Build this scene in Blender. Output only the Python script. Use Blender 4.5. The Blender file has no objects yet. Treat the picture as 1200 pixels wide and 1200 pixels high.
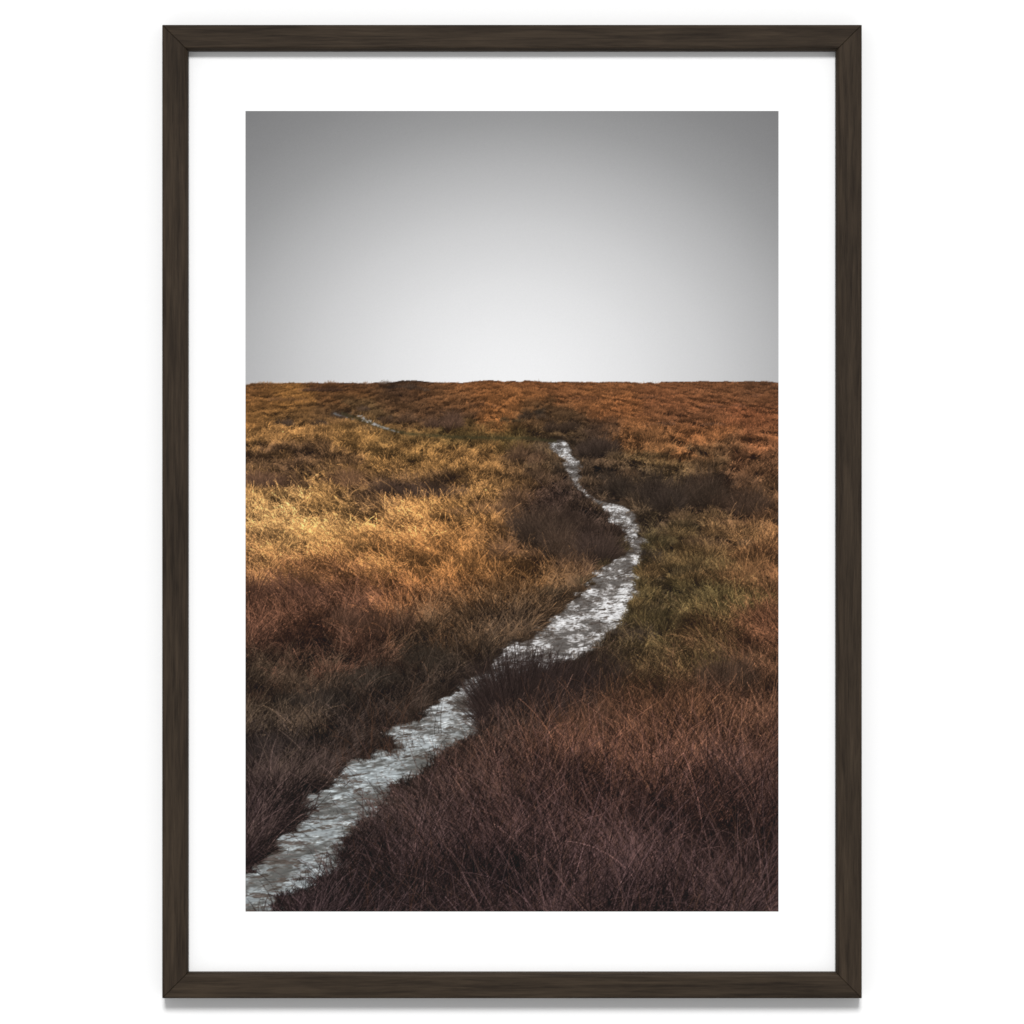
import bpy, math, bmesh
import numpy as np
rng = np.random.default_rng(7)
PX = 0.00075            # one reference unit in metres
E = 1.22                # light arriving on the print
C = bpy.context.scene.collection
scene = bpy.context.scene
scene.view_settings.view_transform = 'Standard'
scene.view_settings.look = 'None'
scene.view_settings.exposure = 0

# ------------------------------------------------------------------ noise
def tile(freqs, amps, n=1024, seed=0):
    r = np.random.default_rng(seed); out = np.zeros((n, n))
    for f, a in zip(freqs, amps):
        g = r.standard_normal((f, f)); t = np.arange(n) * f / n
        i = t.astype(int); w = t - i; w = w * w * (3 - 2 * w); j = (i + 1) % f; i = i % f
        gx = g[:, i] * (1 - w) + g[:, j] * w
        out += a * (gx[i, :] * (1 - w)[:, None] + gx[j, :] * w[:, None])
    return ((out - out.mean()) / out.std()).astype(np.float32)
TA = tile([8, 16, 32, 64, 128], [1, .6, .4, .25, .18], seed=1)
TB = tile([8, 16, 32, 64, 128], [1, .7, .5, .3, .2], seed=2)
TF = tile([64, 128, 256], [1, .8, .6], seed=3)
def smp(T, u, v):
    n = T.shape[0]
    x = (np.asarray(u) % 1.0) * n; y = (np.asarray(v) % 1.0) * n
    i = x.astype(np.int32); j = y.astype(np.int32); fx = x - i; fy = y - j
    i %= n; j %= n; i2 = (i + 1) % n; j2 = (j + 1) % n
    return (T[j, i] * (1 - fx) + T[j, i2] * fx) * (1 - fy) + (T[j2, i] * (1 - fx) + T[j2, i2] * fx) * fy

# ------------------------------------------------------------------ broad tones of the printed moor
rows = {
 452: [(290,105,72,44),(400,95,64,42),(480,68,50,38),(560,132,86,52),(620,124,80,50),(720,132,86,54),(820,122,80,52),(910,106,72,50)],
 466: [(290,125,86,50),(340,146,102,56),(400,105,72,44),(460,92,66,44),(520,114,78,50),(600,148,96,56),(700,142,92,56),(800,132,84,54),(910,122,80,52)],
 490: [(290,150,106,60),(340,105,76,46),(380,90,66,44),(420,100,78,52),(470,90,64,44),(520,80,58,42),(570,146,94,54),(620,84,62,42),(660,80,60,42),(720,142,90,54),(800,110,72,48),(860,130,80,52),(910,120,76,50)],
 513: [(290,140,102,60),(350,162,118,70),(420,166,122,70),(480,116,88,52),(540,92,74,44),(600,88,72,42),(650,84,66,46),(700,64,50,40),(750,118,80,50),(820,136,88,54),(910,124,80,52)],
 545: [(290,88,66,46),(340,76,57,42),(400,92,68,46),(450,136,100,60),(510,146,107,62),(560,124,90,54),(610,84,63,42),(660,72,58,44),(705,66,52,40),(760,104,82,54),(820,86,66,46),(870,100,71,48),(910,98,68,48)],
 575: [(290,156,116,70),(350,168,126,76),(405,144,106,62),(450,76,57,42),(500,70,53,41),(560,150,110,66),(610,100,74,48),(660,64,50,41),(705,68,54,42),(740,98,80,58),(775,54,44,35),(830,60,46,37),(880,74,54,40),(912,82,60,41)],
 605: [(290,168,128,80),(350,182,139,88),(420,178,134,82),(490,166,122,74),(540,146,106,62),(590,100,73,48),(640,62,47,40),(690,56,45,40),(775,66,54,41),(820,68,51,41),(870,72,54,42),(912,86,62,44)],
 635: [(290,164,124,78),(350,178,134,82),(420,176,130,78),(490,166,117,70),(560,144,100,58),(610,100,73,47),(660,60,46,39),(700,60,48,41),(780,80,70,46),(830,94,76,50),(870,120,90,58),(912,124,88,57)],
 665: [(290,134,97,62),(350,142,100,62),(420,152,107,64),(490,148,101,59),(550,138,95,55),(610,118,84,52),(655,86,64,46),(690,82,64,47),(780,84,73,47),(830,108,84,55),(880,114,82,53),(912,100,69,47)],
 700: [(290,92,64,47),(340,96,66,47),(400,112,76,50),(450,132,87,53),(520,136,90,54),(580,110,77,48),(630,84,64,44),(670,74,58,43),(770,82,72,46),(820,98,77,48),(870,92,65,44),(912,96,65,44)],
 735: [(290,84,57,44),(350,82,56,43),(410,86,57,43),(470,102,69,47),(530,90,66,46),(590,72,56,41),(630,64,51,40),(740,66,55,40),(790,90,77,48),(840,92,70,45),(890,90,60,42),(912,86,58,42)],
 775: [(290,72,51,41),(350,74,51,41),(420,70,50,40),(480,60,48,38),(540,56,46,36),(590,50,42,35),(690,52,43,35),(740,74,63,43),(790,86,68,45),(850,78,55,40),(912,84,57,42)],
 815: [(290,58,48,38),(350,55,45,36),(420,48,40,34),(480,45,38,32),(520,46,38,33),(610,34,29,27),(670,46,37,33),(730,74,54,40),(790,88,62,43),(850,74,53,41),(912,94,67,47)],
 860: [(290,50,42,34),(350,47,39,33),(420,44,37,33),(470,42,35,32),(600,40,33,30),(660,56,42,36),(720,82,57,42),(800,88,61,44),(860,78,55,42),(912,76,54,42)],
 915: [(290,43,36,32),(350,41,34,31),(400,42,35,32),(500,45,36,32),(570,53,40,34),(650,67,47,38),(730,76,52,40),(800,76,52,40),(870,68,48,40),(912,62,44,37)],
 975: [(290,41,33,32),(340,42,34,32),(440,42,34,32),(520,46,36,33),(600,52,38,35),(700,58,41,37),(800,58,41,37),(912,51,38,35)],
 1035:[(290,41,33,33),(380,42,34,33),(480,43,34,33),(580,46,35,34),(700,49,37,35),(820,49,37,35),(912,46,36,34)],
 1072:[(290,40,32,33),(400,41,33,33),(520,42,33,33),(700,45,35,35),(912,43,34,34)]}
cp = np.array([(x, y, r, g, b) for y, l in rows.items() for (x, r, g, b) in l], float)
gx = np.linspace(270, 930, 111); gy = np.linspace(430, 1090, 166)
GX, GY = np.meshgrid(gx, gy)
num = np.zeros(GX.shape + (3,)); den = np.zeros(GX.shape)
for x, y, r, g, b in cp:
    sy = 8 + (y - 450) * 0.028; sx = 17 + (y - 450) * 0.026
    w = np.exp(-((GX - x) / sx) ** 2 * .5 - ((GY - y) / sy) ** 2 * .5) + 1e-12
    num += w[..., None] * np.array([r, g, b]); den += w
FIELD = num / den[..., None]
def base(x, y):
    p = np.clip(y - 425, 15, None)
    x = x + smp(TA, x / 420, y / 300) * (7 + p * .06) + smp(TF, (x - 600) / p * .5, np.log(p) * 1.2) * p * .04
    y = y + smp(TB, x / 330, y / 200) * (2.5 + p * .035) + smp(TF, (x - 600) / p * .5 + .4, np.log(p) * 1.2) * p * .03
    u = np.clip((x - 270) / 6.0, 0, 109.99); v = np.clip((y - 430) / 4.0, 0, 164.99)
    i = u.astype(int); j = v.astype(int); a = (u - i)[..., None]; b = (v - j)[..., None]
    return (FIELD[j, i] * (1 - a) + FIELD[j, i + 1] * a) * (1 - b) + (FIELD[j + 1, i] * (1 - a) + FIELD[j + 1, i + 1] * a) * b
def hgt(x, y):
    p = np.clip(y - 425, 15, None); u = (x - 600) / p; v = np.log(p)
    w = smp(TA, x / 600, y / 400) * .12
    return smp(TB, u * .42 + .3 + w, v * 1.05 + w * .7) + .6 * smp(TB, u * 1.15 + .1, v * 2.5 + w)
def relief(x, y):
    p = np.clip(y - 425, 15, None)
    s = hgt(x, y + .03 * p) - hgt(x - .014 * p, y - .03 * p)
    return np.clip(s * 1.6 + .15 * hgt(x, y), -1.6, 1.0) * np.interp(p, [22, 60, 130], [.25, .6, 1.05])
def horizon(x):
    return 450.0 - 2.6 * np.exp(-((x - 592) / 38) ** 4) - 2.6 * np.exp(-((x - 480) / 18) ** 4) - 1.2 * np.exp(-((x - 440) / 8) ** 2) - (x - 288) / 625 * 2.4 + smp(TA, x / 160, x * 0 + .3) * .7

# stream banks: y, left, right
ST = np.array([(516,650,664),(520,643,670),(526,644,672),(533,652,668),(540,659,673),(548,660,677),(555,665,676),(563,669,677),(572,677,685),(580,684,691),(588,692,705),(594,705,732),
 (602,713,742),(612,717,749),(625,727,757),(635,732,759),(645,732,756),(655,718,751),(665,709,748),(680,696,748),(700,674,748),(715,658,741),(730,642,728),(745,624,714),(760,600,702),(775,582,680),
 (788,560,660),(800,541,640),(812,526,618),(825,512,594),(840,496,584),(860,468,578),(880,436,548),(900,404,516),(920,378,488),(940,358,468),(960,340,450),(980,320,430),(1000,298,412),(1020,272,396),(1045,248,368),(1075,222,318)], float)
def stream(x, y, grow=0.0):
    p = np.clip(y - 425, 15, None)
    l = np.interp(y, ST[:, 0], ST[:, 1]); r = np.interp(y, ST[:, 0], ST[:, 2])
    e1 = smp(TF, x / 1100, y / 700) * (.6 + p * .007) + smp(TA, x / 500 + .2, y / 160) * (.8 + p * .016)
    e2 = smp(TF, x / 1100 + .5, y / 700) * (.6 + p * .007) + smp(TA, x / 500 + .7, y / 160 + .4) * (.8 + p * .016)
    g = grow * (1 + p * .02)
    d = np.minimum(x - (l + e1 - g), (r + e2 + g) - x)
    return np.where(y < 516 - grow, -9, d)

# ------------------------------------------------------------------ painting at double size
K = 2.4; WS, HS = 1500, 2254
X, Y = np.meshgrid(287.5 + (np.arange(WS) + .5) / K, 130 + (np.arange(HS) + .5) / K)
X = X.astype(np.float32); Y = Y.astype(np.float32)
buf = np.zeros((HS, WS, 3), np.float32)
rad = np.sqrt(((X - 600) / 430) ** 2 + ((Y - 455) / 345) ** 2)
sky = np.interp(rad, [0, .12, .22, .35, .55, .75, .9, 1.05, 1.25], [246, 243, 238, 229, 209, 182, 158, 140, 124])
for c, t in enumerate((0, 0, .8)):
    buf[..., c] = sky + t
h = horizon(X[0])
land = Y > h[None, :]
j0 = int((440 - 130) * K)
Xl = X[j0:]; Yl = Y[j0:]; P = np.clip(Yl - 425, 15, None)
U = (Xl - 600) / P; V = np.log(P)
g = base(Xl, Yl)
fine = smp(TF, U * 1.1, V * 2.6)
g = g * np.exp(.6 * relief(Xl, Yl) + .2 * fine)[..., None] * .76
dm = stream(Xl, Yl, 5.0)
mud = np.clip(dm / 5 + .3 + .2 * fine, 0, 1)[..., None]
g = g * (1 - mud * .8) + np.array([50, 42, 35]) * mud * .8
# shallow water: sky sheen broken by ripples, wet mud and stones
d = stream(Xl, Yl)
r0 = smp(TA, U * 1.6 + .11, V * 3.4)
r1 = smp(TF, U * .26, V * 1.3 + U * .2)
r2 = smp(TF, U * .52 + .37, V * 2.7 + .1 + U * .3)
r3 = smp(TF, U * 1.0 + .6, V * 5.0 + .4)
near = np.clip((Yl - 760) / 130, 0, 1); far = np.clip((604 - Yl) / 50, 0, 1)
val = np.interp(Yl, [515, 600, 680, 760, 830, 920, 1070], [212, 222, 228, 214, 184, 168, 158])
val = val + 3 * r1 + 10 * r2 + (16 - 5 * near) * r3
tone = 1 / (1 + np.exp(-(r0 * 1.0 + r1 * 1.1 + r2 * .8 + .5 * r3 + .55 + .2 * near) * 2.4))      # wet silt showing under thin water
val = val * (.46 + .54 * tone + .2 * near * (1 - tone))
s = r1 * .7 + r2 * .75 + r3 * .6 - r0 * .4
edge = np.exp(-np.clip(d, 0, None) / (1.2 + .022 * P)) * 1.7
mudm = np.clip((s + edge * (1 - .45 * far) - .6 - .15 * near) / (.55 + .2 * near), 0, 1)
mudc = np.stack([62 + 9 * r3, 55 + 8 * r3, 49 + 8 * r3], -1) * (1 + .12 * near)[..., None]
glint = np.clip(smp(TF, U * .7 + .8, V * 4.6 + .7) - .7, 0, 1.2) * 60 * tone
val = val + glint
wt = (1 - tone)
wc = np.stack([val * (1 - .055 * near + .03 * wt), val * (1 - .008 * near - .01 * wt), val * (1 + .005 * near - .05 * wt)], -1)
mk = (mudm * .88)[..., None]
wc = wc * (1 - mk) + mudc * mk
wm = np.clip(d / (.8 + .006 * P), 0, 1)[..., None]
g = g * (1 - wm) + wc * wm
m = land[j0:][..., None]
buf[j0:] = np.where(m, g, buf[j0:])
DIST = d.astype(np.float32)

# ------------------------------------------------------------------ bushes and rush clumps: centre, foot, half width, height, tone, blades, overhang
DK = (58, 46, 37)
BUSH = [(470,457,26,7,DK,500,3),(492,460,14,6,DK,260,3),(520,505,24,20,(64,48,38),1200,3),(338,501,14,9,DK,450,3),(376,501,11,9,DK,400,3),(655,508,22,18,(58,46,37),1100,2),(622,494,20,9,(60,48,38),550,3),(632,488,6,8,(54,46,38),160,3),(600,496,16,6,(66,56,40),260,3),
 (404,492,20,10,(54,44,36),600,3),(425,484,10,7,(58,46,37),300,3),(452,494,10,6,(60,48,38),300,3),(395,460,44,7,(76,55,42),420,3),(800,501,44,8,(84,60,45),600,3),(470,498,24,12,(72,54,40),550,3),(330,472,30,7,(104,74,48),350,3),(700,470,40,5,(104,68,46),300,3),(850,480,36,6,(96,64,46),350,3),(760,468,26,4,(96,64,44),200,3),(560,478,24,5,(94,64,44),250,3),(890,466,24,4,(92,62,44),200,3),
 (702,541,24,28,(50,41,35),1900,2),(686,532,12,14,(56,46,38),500,2),(742,562,16,14,(70,54,40),500,3),(612,545,24,22,(74,56,42),900,3),(724,590,14,32,(45,38,32),1200,2),(706,566,12,16,(50,42,35),500,2),(748,582,12,14,(66,52,40),400,3),(322,576,42,24,(76,56,43),1300,3),(392,572,50,22,(82,60,43),1300,3),(485,588,60,24,(58,45,37),2200,3),
 (776,606,24,50,(42,35,30),2300,4),(815,602,34,44,(48,39,32),2000,4),(864,608,34,36,(58,45,36),1600,4),(636,570,24,20,(70,54,41),600,2),(552,608,32,22,(104,76,52),600,3),
 (640,652,26,58,(56,45,37),1900,3),(668,642,26,46,(50,40,34),1700,2),(698,664,26,48,(47,38,33),2000,5),(660,664,30,36,(58,46,37),1400,5),(618,634,26,40,(64,50,40),1100,4),(600,610,18,26,(76,57,42),600,3),(763,664,17,20,(37,32,29),900,10),(840,648,44,26,(78,60,44),900,4),(735,758,26,30,(50,42,34),1200,10),(775,726,18,20,(64,54,38),500,4),(802,680,16,16,(70,58,40),400,4),(640,704,26,20,(66,54,41),500,5),(600,660,34,24,(96,70,50),600,4),
 (614,858,34,70,(32,27,25),3200,16),(660,828,36,62,(38,31,27),2600,14),(704,812,30,44,(44,36,30),1500,12),(860,822,46,50,(54,42,34),1800,8),(330,714,66,38,(78,54,43),1600,8),(430,752,66,44,(72,52,41),1700,8),
 (500,792,40,36,(44,38,32),1500,6),(440,816,50,36,(41,36,31),1400,6),(360,846,60,46,(41,36,32),1500,8),(310,905,40,54,(38,33,31),1200,10),(690,890,50,60,(68,49,38),1200,8),(800,860,50,46,(82,57,42),1200,8),(555,940,40,60,(42,33,31),1400,14)]
def bushy(x, y):
    k = np.zeros(len(x))
    for (cx, cy, hw, ht, *_r) in BUSH:
        k = np.maximum(k, np.exp(-(((x - cx) / (hw * .95)) ** 2 + ((y - cy + ht * .25) / (ht * .42)) ** 2) ** 2))
    return k
# ------------------------------------------------------------------ blades: gathered first, then laid down from far to near
S = []
def put(x, y, ln, th, cv, c, root, tip, over):
    n = len(x)
    S.append(np.column_stack([x, y, ln, th, cv, c, np.full(n, root), np.full(n, tip), over * np.ones(n)]))
def overlap(n, y, r): return r.exponential(1, n) ** 1.3 * (.5 + (y - 425) * .018)
def field_blades(n, p0, p1, lf, seed, jit=.24):
    r = np.random.default_rng(seed)
    p = p0 * (p1 / p0) ** r.random(n); y = p + 425; x = r.uniform(270, 930, n)
    y = np.maximum(y, horizon(x) + .8)
    gold = np.exp(-((x - 400) / 190) ** 2 - ((y - 640) / 100) ** 2)
    moss = np.exp(-((x - 785 + (y - 690) * .2) / 42) ** 2 - ((y - 690) / 95) ** 2)
    left = np.clip((560 - x) / 120, 0, 1) * np.clip((y - 740) / 60, 0, 1)
    wind = smp(TF, (x - 600) / p * .22 + .1, np.log(p) * .45)
    flat = np.maximum(gold, .5 * np.exp(-((x - 840) / 90) ** 2 - ((y - 720) / 90) ** 2)) * (r.random(n) < .85)
    th = r.normal(0, .34, n) + wind * .7 - flat * (1.1 + .7 * wind) + left * .4
    ln = p * lf * np.exp(r.normal(0, .4, n)) * (1 - .3 * left) * (1 + .6 * gold) * (1 - .6 * moss)
    cv = r.normal(0, .5, n) + np.sign(th) * r.uniform(0, .9, n) + flat * r.normal(-.3, .7, n)
    rl = relief(x, y)
    c = base(x, y) * (np.exp(.62 * rl) * .97)[:, None] * np.exp(r.normal(0, jit, n))[:, None]
    # patches of moss, mud and rust on the right bank
    q = smp(TF, (x - 600) / p * .3 + .2, np.log(p) * .9)
    mm = (moss * (q < -.1))[:, None] * .7; c = c * (1 - mm) + np.array([62, 50, 38]) * mm
    mm = (moss * (q > .9))[:, None] * .7; c = c * (1 - mm) + np.array([120, 88, 56]) * mm
    sw = (r.random(n) < .05) & (((x > 560) & (y > 700)) | (gold > .3)) & (rl > -.3)
    c[sw] = c[sw] * .75 + np.array([100, 72, 46]) * .4; ln[sw] *= 1.25
    keep = (stream(x, y, .1) < 0) & (r.random(n) > .93 * bushy(x, y)) & ~((np.abs(y - 499 - (x - 440) * .3) < 4) & (np.abs(x - 438) < 22))
    a = [q_[keep] for q_ in (x, y, ln, th, cv, c)]
    put(*a, .76, 1.15, overlap(len(a[0]), a[1], r))
field_blades(30000, 24, 75, .045, 11, .2)
field_blades(30000, 75, 160, .055, 12, .18)
field_blades(36000, 160, 290, .055, 13, .18)
field_blades(38000, 290, 430, .065, 14, .21)
field_blades(38000, 430, 560, .085, 15, .25)
field_blades(32000, 520, 700, .115, 16, .3)
def clump(r, cx, cy, hw, ht, col, nb, spread=.8, root=.5, tip=1.3, jit=.22, over=None):
    a = r.uniform(0, 2 * math.pi, nb); q = np.sqrt(r.random(nb))
    u = np.cos(a) * q; v = np.sin(a) * q
    x = cx + u * hw * .8; y = cy - ht * .12 + v * min(hw * .35, ht * .3)
    th = u * spread + r.normal(0, .25, nb)
    ln = ht * .85 * (1 - .4 * u * u) * np.exp(r.normal(0, .28, nb))
    c = np.array(col)[None] * np.exp(r.normal(0, jit, nb))[:, None]
    keep = stream(x, y, 0) < (1 if over is None else 1 + over * .2)
    x, y, ln, th, c, u = [k[keep] for k in (x, y, ln, th, c, u)]
    if len(x): put(x, y, ln, th, u * .6 + r.normal(0, .35, len(x)), c, root, tip, overlap(len(x), y, r) if over is None else r.uniform(.2, 1, len(x)) * over)
# hummocks of every size scattered over the whole moor, lit on top and dark at the foot
r = np.random.default_rng(77)
for k in range(3300):
    p = 26 * (690 / 26) ** (r.random() ** .8); y = 425 + p; x = r.uniform(280, 920)
    if stream(np.array([x]), np.array([y]), 1)[0] > 0: continue
    if bushy(np.array([x]), np.array([y]))[0] > .4: continue
    b = base(np.array([x]), np.array([y]))[0]
    f = r.choice([.42, .62, 1.04, 1.2], p=[.3, .26, .24, .2]); sz = max(p * r.uniform(.025, .11), r.uniform(2, 6))
    if p < 90: f = .5 + .5 * f
    if p > 330: sz *= .8
    gold = math.exp(-((x - 400) / 190) ** 2 - ((y - 640) / 100) ** 2)
    if gold > .4 and f < .5: f = .58
    clump(r, x, y, sz * (1 + .9 * gold) * (1.5 if p < 90 else 1), sz * r.uniform(.5, .95) * (1 - .25 * gold), b * f, int(70 + 90 * r.random() + p * .18), r.uniform(.7, 1.3) + .5 * gold, .42, 1.26, .2)
# short tufts biting into both water edges
for k in range(700):
    y = 530 + 535 * r.random() ** .8; side = r.random() < .5; p = y - 425
    x = (np.interp(y, ST[:, 0], ST[:, 1]) - p * .008) if side else (np.interp(y, ST[:, 0], ST[:, 2]) + p * .008)
    b = base(np.array([x]), np.array([y]))[0] * r.uniform(.6, 1.1)
    sz = p * r.uniform(.010, .036)
    clump(r, x + r.normal(0, p * .012), y, sz, sz * r.uniform(.8, 1.3), b, int(10 + p * .07), 1.0, .6, 1.2, .25, 1 + p * .055)
r = np.random.default_rng(21)
for (cx, cy, hw, ht, col, nb, ov) in BUSH:
    k = max(4, int(nb / 170))
    for i in range(k):
        ux = r.uniform(-1, 1); uy = r.uniform(-1, 1) * math.sqrt(1 - ux * ux)
        hh = ht * r.uniform(.4, .85) * (1 - .35 * ux * ux)
        clump(r, cx + ux * hw * .85, cy - ht * .18 + uy * ht * .2, hw * r.uniform(.22, .42), hh, np.array(col) * r.uniform(.75, 1.3), int(nb / k * 1.2), .8, .58, 1.22, .24, ov)
# the tall dark rush tuft at the water's edge: stiff fanning stems
for (cx, cy, n, w_, l0, l1) in [(606, 848, 2600, 30, 44, 96), (588, 852, 700, 14, 34, 66), (644, 832, 1500, 34, 36, 74), (688, 812, 700, 28, 24, 48)]:
    u = r.uniform(-1, 1, n); x = cx + u * w_; y = cy + r.uniform(-8, 26, n)
    put(x, y, r.uniform(l0, l1, n) * (1 - .3 * u * u), u * .5 + r.normal(.02, .15, n), u * .25 + r.normal(0, .2, n), np.array([[36, 29, 27]]) * np.exp(r.normal(0, .32, (n, 1))), .85, 1.15, np.full(n, 500.))
# rushes leaning over the water at the lower left
n = 190
x = r.uniform(300, 470, n); y = np.interp(x, [285, 345, 390, 470], [1086, 1074, 1038, 970]) + r.uniform(0, 16, n)
put(x, y, r.uniform(18, 46, n), r.normal(.1, .5, n), r.normal(0, .5, n), np.array([[48, 40, 36]]) * np.exp(r.normal(0, .3, (n, 1))), .7, 1.2, np.full(n, 60.))
# long loose stalks in the foreground
n = 2600; x = r.uniform(400, 915, n); y = 870 + 250 * r.random(n)
put(x, y, r.uniform(35, 105, n), r.normal(0, .5, n), r.normal(0, .7, n), base(x, y) * .8 + np.array([[62, 40, 26]]) * (r.random((n, 1)) ** 2 * 1.0), .6, 1.3, r.exponential(8, n))
S = np.concatenate(S); S = S[np.argsort(S[:, 1], kind='stable')]
CH = 2500
for s0 in range(0, len(S), CH):
    q = S[s0:s0 + CH]; yv = q[:, 1].mean()
    alpha = np.interp(yv, [450, 600, 900], [.5, .58, .66]); wide = 2 if yv > 860 else 1
    n = int(max(4, np.ceil(np.percentile(q[:, 2], 99) * K * 1.02)))
    t = ((np.arange(n) + .0) / n)[None, :]
    th = q[:, 3:4] + q[:, 4:5] * t; st = q[:, 2:3] / n
    px = q[:, 0:1] + np.cumsum(np.sin(th) * st, 1); py = q[:, 1:2] - np.cumsum(np.cos(th) * st, 1)
    cc = (q[:, None, 5:8] * (q[:, 8:9] + (q[:, 9:10] - q[:, 8:9]) * t)[..., None]).reshape(-1, 3)
    lim = np.broadcast_to(q[:, 10:11], px.shape).ravel()
    for k in range(wide):
        i = ((px - 287.5) * K + k).astype(int).ravel(); j = ((py - 130) * K).astype(int).ravel()
        ok = (i >= 0) & (i < WS) & (j >= j0) & (j < HS)
        if k: ok &= np.broadcast_to(t < .6, px.shape).ravel()
        i = i[ok]; j = j[ok]
        ok2 = DIST[j - j0, i] < lim[ok]
        i = i[ok2]; j = j[ok2]; c = cc[ok][ok2]
        buf[j, i] = buf[j, i] * (1 - alpha) + c * alpha
# the far track: a dark green strip and slivers of wet ground
nz = smp(TF, Xl / 260, Yl / 130)
cy = np.interp(Xl, [395, 420, 450, 480, 540, 620, 650], [483, 491, 502, 509, 513, 514, 517])
tr = np.exp(-((Yl - cy) / 2.1) ** 2) * (Xl > 400) * (Xl < 652) * np.clip(.8 + .25 * nz, 0, 1)
T = tr[..., None] * .8
buf[j0:] = buf[j0:] * (1 - T) + np.array([60, 57, 38]) * T
for (cx, c0, a, b, sv) in [(426, 490, 6, 2.4, 170), (434, 495, 7, 2.0, 185), (446, 500, 10, 1.6, 165), (460, 505, 8, 1.1, 130), (402, 488, 9, 1.2, 110), (412, 484, 7, 1.0, 110)]:
    q = ((Xl - cx) / a) ** 2 + ((Yl - c0 - (Xl - cx) * .3) / b) ** 2 + nz * .8
    m = np.clip(1.05 - q, 0, 1)[..., None] * .75
    buf[j0:] = buf[j0:] * (1 - m) + sv * m

H2, W2 = HS // 2, WS // 2
img = buf.reshape(H2, 2, W2, 2, 3).mean((1, 3))
gl = int((447 - 130) * 1.2)
img[gl:] = img[gl:] + np.array([4, 2.6, 2.4])
img += rng.normal(0, 1.0, (H2, W2, 1))
img = np.clip(img, 26, 251) / 255
lin = np.where(img <= .04045, img / 12.92, ((img + .055) / 1.055) ** 2.4) / E

# ------------------------------------------------------------------ materials
def mat(name):
    m = bpy.data.materials.new(name); m.use_nodes = True
    return m, m.node_tree.nodes, m.node_tree.links, m.node_tree.nodes['Principled BSDF']
mp, N, Lk, B = mat('printed_paper')
a = N.new('ShaderNodeAttribute'); a.attribute_name = 'ink'
Lk.new(a.outputs['Color'], B.inputs['Base Color']); B.inputs['Roughness'].default_value = 1; B.inputs['Specular IOR Level'].default_value = 0
def white(name, v, bump, scale):
    m, N, Lk, B = mat(name)
    n = N.new('ShaderNodeTexNoise'); n.inputs['Scale'].default_value = scale; n.inputs['Detail'].default_value = 4
    tc = N.new('ShaderNodeTexCoord'); Lk.new(tc.outputs['Object'], n.inputs['Vector'])
    b = N.new('ShaderNodeBump'); b.inputs['Strength'].default_value = bump; b.inputs['Distance'].default_value = .0005
    Lk.new(n.outputs['Fac'], b.inputs['Height']); Lk.new(b.outputs['Normal'], B.inputs['Normal'])
    B.inputs['Base Color'].default_value = (v, v, v, 1); B.inputs['Roughness'].default_value = .9; B.inputs['Specular IOR Level'].default_value = 0
    return m
m_mat = white('white_card', .92, .03, 900)
m_wall = white('white_painted_wall', .92, .05, 300)
mw, N, Lk, B = mat('dark_stained_wood')
tc = N.new('ShaderNodeTexCoord'); oi = N.new('ShaderNodeObjectInfo')
mul = N.new('ShaderNodeVectorMath'); mul.operation = 'SCALE'; mul.inputs[0].default_value = (3.1, 7.7, 1.9); Lk.new(oi.outputs['Random'], mul.inputs['Scale'])
add = N.new('ShaderNodeVectorMath'); Lk.new(tc.outputs['Object'], add.inputs[0]); Lk.new(mul.outputs[0], add.inputs[1])
def grain(sc, nscale, det):
    mpn = N.new('ShaderNodeMapping'); mpn.inputs['Scale'].default_value = sc; Lk.new(add.outputs[0], mpn.inputs['Vector'])
    n = N.new('ShaderNodeTexNoise'); n.inputs['Scale'].default_value = nscale; n.inputs['Detail'].default_value = det; n.inputs['Roughness'].default_value = .6; n.inputs['Distortion'].default_value = .4
    Lk.new(mpn.outputs[0], n.inputs['Vector']); return n
n1 = grain((3, 60, 60), 5, 5); n2 = grain((10, 260, 260), 6, 3); n3 = grain((1.2, 14, 14), 4, 2)
ad = N.new('ShaderNodeMath'); ad.operation = 'MULTIPLY_ADD'; Lk.new(n1.outputs['Fac'], ad.inputs[0]); ad.inputs[1].default_value = .55
m2 = N.new('ShaderNodeMath'); m2.operation = 'MULTIPLY'; m2.inputs[1].default_value = .25; Lk.new(n2.outputs['Fac'], m2.inputs[0]); Lk.new(m2.outputs[0], ad.inputs[2])
m3 = N.new('ShaderNodeMath'); m3.operation = 'MULTIPLY_ADD'; m3.inputs[1].default_value = .2; Lk.new(n3.outputs['Fac'], m3.inputs[0]); Lk.new(ad.outputs[0], m3.inputs[2])
cr = N.new('ShaderNodeValToRGB'); Lk.new(m3.outputs[0], cr.inputs[0])
cr.color_ramp.elements[0].position = .38; cr.color_ramp.elements[0].color = (.018, .0125, .0085, 1)
cr.color_ramp.elements[1].position = .62; cr.color_ramp.elements[1].color = (.048, .034, .0225, 1)
Lk.new(cr.outputs[0], B.inputs['Base Color']); B.inputs['Roughness'].default_value = .6; B.inputs['Specular IOR Level'].default_value = .08
b = N.new('ShaderNodeBump'); b.inputs['Strength'].default_value = .25; b.inputs['Distance'].default_value = .0004; Lk.new(m3.outputs[0], b.inputs['Height']); Lk.new(b.outputs[0], B.inputs['Normal'])

def mesh_obj(name, verts, faces, m, parent=None):
    me = bpy.data.meshes.new(name); me.from_pydata(verts, [], faces); me.materials.append(m); me.update()
    bm = bmesh.new(); bm.from_mesh(me); bmesh.ops.recalc_face_normals(bm, faces=bm.faces); bm.to_mesh(me); bm.free()
    o = bpy.data.objects.new(name, me); C.objects.link(o); o.parent = parent
    return o

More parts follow.
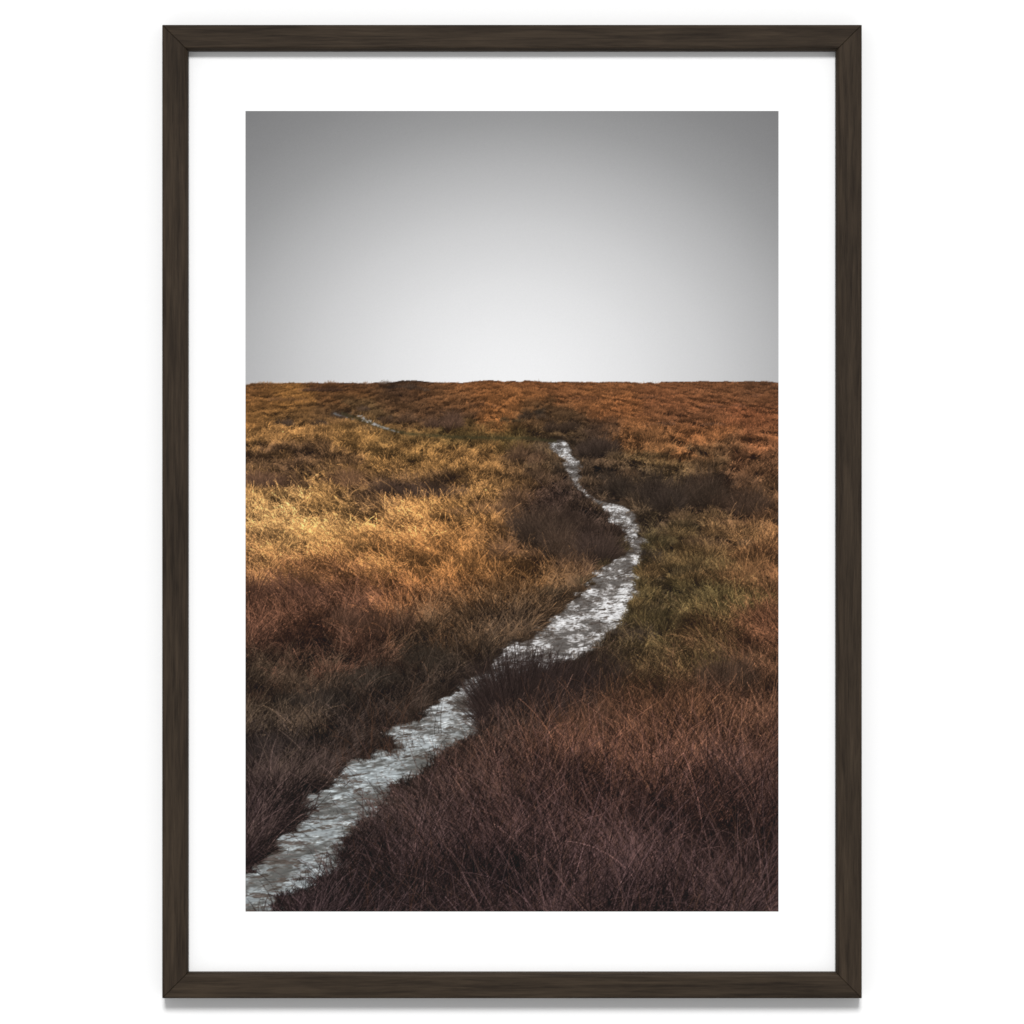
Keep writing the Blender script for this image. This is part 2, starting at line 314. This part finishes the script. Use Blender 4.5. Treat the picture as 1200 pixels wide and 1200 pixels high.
# ------------------------------------------------------------------ wall and framed print
CZ = 1.5
wall = mesh_obj('wall', [(-3, 0, -.5), (3, 0, -.5), (3, 0, 3.5), (-3, 0, 3.5), (-3, .1, -.5), (3, .1, -.5), (3, .1, 3.5), (-3, .1, 3.5)],
                [(0, 1, 2, 3), (4, 7, 6, 5), (0, 4, 5, 1), (2, 6, 7, 3), (1, 5, 6, 2), (0, 3, 7, 4)], m_wall)
wall['kind'] = 'structure'; wall['label'] = 'plain bright white wall behind the frame'
root = bpy.data.objects.new('framed_print', None); C.objects.link(root); root.location = (0, 0, CZ); root.empty_display_size = .1
root['label'] = 'dark brown wooden frame with white mat around a moorland stream print on white wall'
root['category'] = 'framed picture'
W, H = 820 * PX, 1141 * PX
DEP = .022; BACK = .003
prof = [(0.0006, BACK), (0, BACK + .0006), (0, DEP - .0012), (.0004, DEP - .0004), (.0014, DEP), (.0192, DEP), (.0204, DEP - .0005), (.0212, DEP - .0018), (.0222, DEP - .0032), (.0225, DEP - .0042), (.0225, .0105), (.0225, BACK)]
def rail(length, loc, rot, lab):
    verts = []; n = len(prof); secs = []
    for s, dn in ((-1, 1), (-1, 0), (1, 0), (1, 1)):
        sec = []
        for (d, z) in prof:
            inset = .00012 + (0 if dn else .0005)
            zz = z - (.0004 if dn and z > BACK + .001 else 0)
            sec.append((s * (length / 2 - d - inset), -zz, -d))
        secs.append(sec)
    for s in secs: verts += s
    faces = []
    for k in range(3):
        for i in range(n):
            j = (i + 1) % n
            faces.append((k * n + i, k * n + j, (k + 1) * n + j, (k + 1) * n + i))
    faces.append(tuple(range(n))); faces.append(tuple(range(3 * n, 4 * n)))
    o = mesh_obj('frame_rail', verts, faces, mw, root)
    o.location = loc; o.rotation_euler = (0, rot, 0); o['label'] = lab
rail(W, (0, 0, H / 2), 0, 'top rail of the dark wooden frame')
rail(W, (0, 0, -H / 2), math.pi, 'bottom rail of the dark wooden frame')
rail(H, (W / 2, 0, 0), math.pi / 2, 'right rail of the dark wooden frame')
rail(H, (-W / 2, 0, 0), -math.pi / 2, 'left rail of the dark wooden frame')
D = .9 * 150 / 36                      # camera distance to the frame's face
MZ = .0100; k = (D + DEP - MZ) / D
ow, oh = W / 2 - .018, H / 2 - .018
def rc(x0, x1, y0, y1, z): return [((x0 - 600) * PX * k, -z, (600 - y1) * PX * k), ((x1 - 600) * PX * k, -z, (600 - y1) * PX * k), ((x1 - 600) * PX * k, -z, (600 - y0) * PX * k), ((x0 - 600) * PX * k, -z, (600 - y0) * PX * k)]
outer = [(-ow, -MZ, -oh), (ow, -MZ, -oh), (ow, -MZ, oh), (-ow, -MZ, oh)]
v = outer + rc(287.5, 912.5, 130.5, 1069, MZ) + rc(287.8, 912.2, 130.8, 1068.7, MZ - .0004) + [(a, -MZ + .002, c) for a, _, c in outer]
f = []
for i in range(4):
    j = (i + 1) % 4
    f += [(i, j, 4 + j, 4 + i), (4 + i, 4 + j, 8 + j, 8 + i), (12 + i, 12 + j, j, i), (8 + i, 8 + j, 12 + j, 12 + i)]
mat_o = mesh_obj('mat_board', v, f, m_mat, root); mat_o['label'] = 'wide white mat border inside the frame'
# print: dense sheet whose points carry the ink colours
x0, x1 = (287.3 - 600) * PX * k, (912.7 - 600) * PX * k; z1, z0 = (600 - 130.2) * PX * k, (600 - 1069.3) * PX * k
vx, vz = np.meshgrid(np.linspace(x0, x1, W2), np.linspace(z1, z0, H2))
co = np.stack([vx, np.full_like(vx, -(MZ - .0003)), vz], -1).reshape(-1, 3).astype(np.float32)
idx = np.arange(W2 * H2).reshape(H2, W2)
q = np.stack([idx[1:, :-1], idx[1:, 1:], idx[:-1, 1:], idx[:-1, :-1]], -1).reshape(-1, 4).astype(np.int32)
me = bpy.data.meshes.new('print'); me.vertices.add(len(co)); me.vertices.foreach_set('co', co.ravel())
me.loops.add(q.size); me.loops.foreach_set('vertex_index', q.ravel())
me.polygons.add(len(q)); me.polygons.foreach_set('loop_start', np.arange(0, q.size, 4, dtype=np.int32))
me.update(calc_edges=True)
at = me.color_attributes.new('ink', 'FLOAT_COLOR', 'POINT')
at.data.foreach_set('color', np.concatenate([lin, np.ones((H2, W2, 1))], -1).astype(np.float32).ravel())
me.materials.append(mp)
pr = bpy.data.objects.new('print', me); C.objects.link(pr); pr.parent = root
pr['label'] = 'printed photograph of a pale stream winding through russet moorland under grey sky'

# ------------------------------------------------------------------ light and camera
w = bpy.data.worlds.new('World'); scene.world = w; w.use_nodes = True
w.node_tree.nodes['Background'].inputs[0].default_value = (1, 1, 1, 1); w.node_tree.nodes['Background'].inputs[1].default_value = .5
sl = bpy.data.lights.new('studio_light', 'SUN'); sl.energy = 2.5; sl.angle = math.radians(14)
so = bpy.data.objects.new('studio_light', sl); C.objects.link(so); so.rotation_euler = (math.radians(90 - 32), 0, 0); so.location = (0, -2, 3)
cd = bpy.data.cameras.new('camera'); cd.lens = 150; cd.sensor_width = 36; cd.clip_end = 50
co_ = bpy.data.objects.new('camera', cd); C.objects.link(co_); co_.location = (0, -(D + DEP), CZ - .5 * PX); co_.rotation_euler = (math.pi / 2, 0, 0)
scene.camera = co_
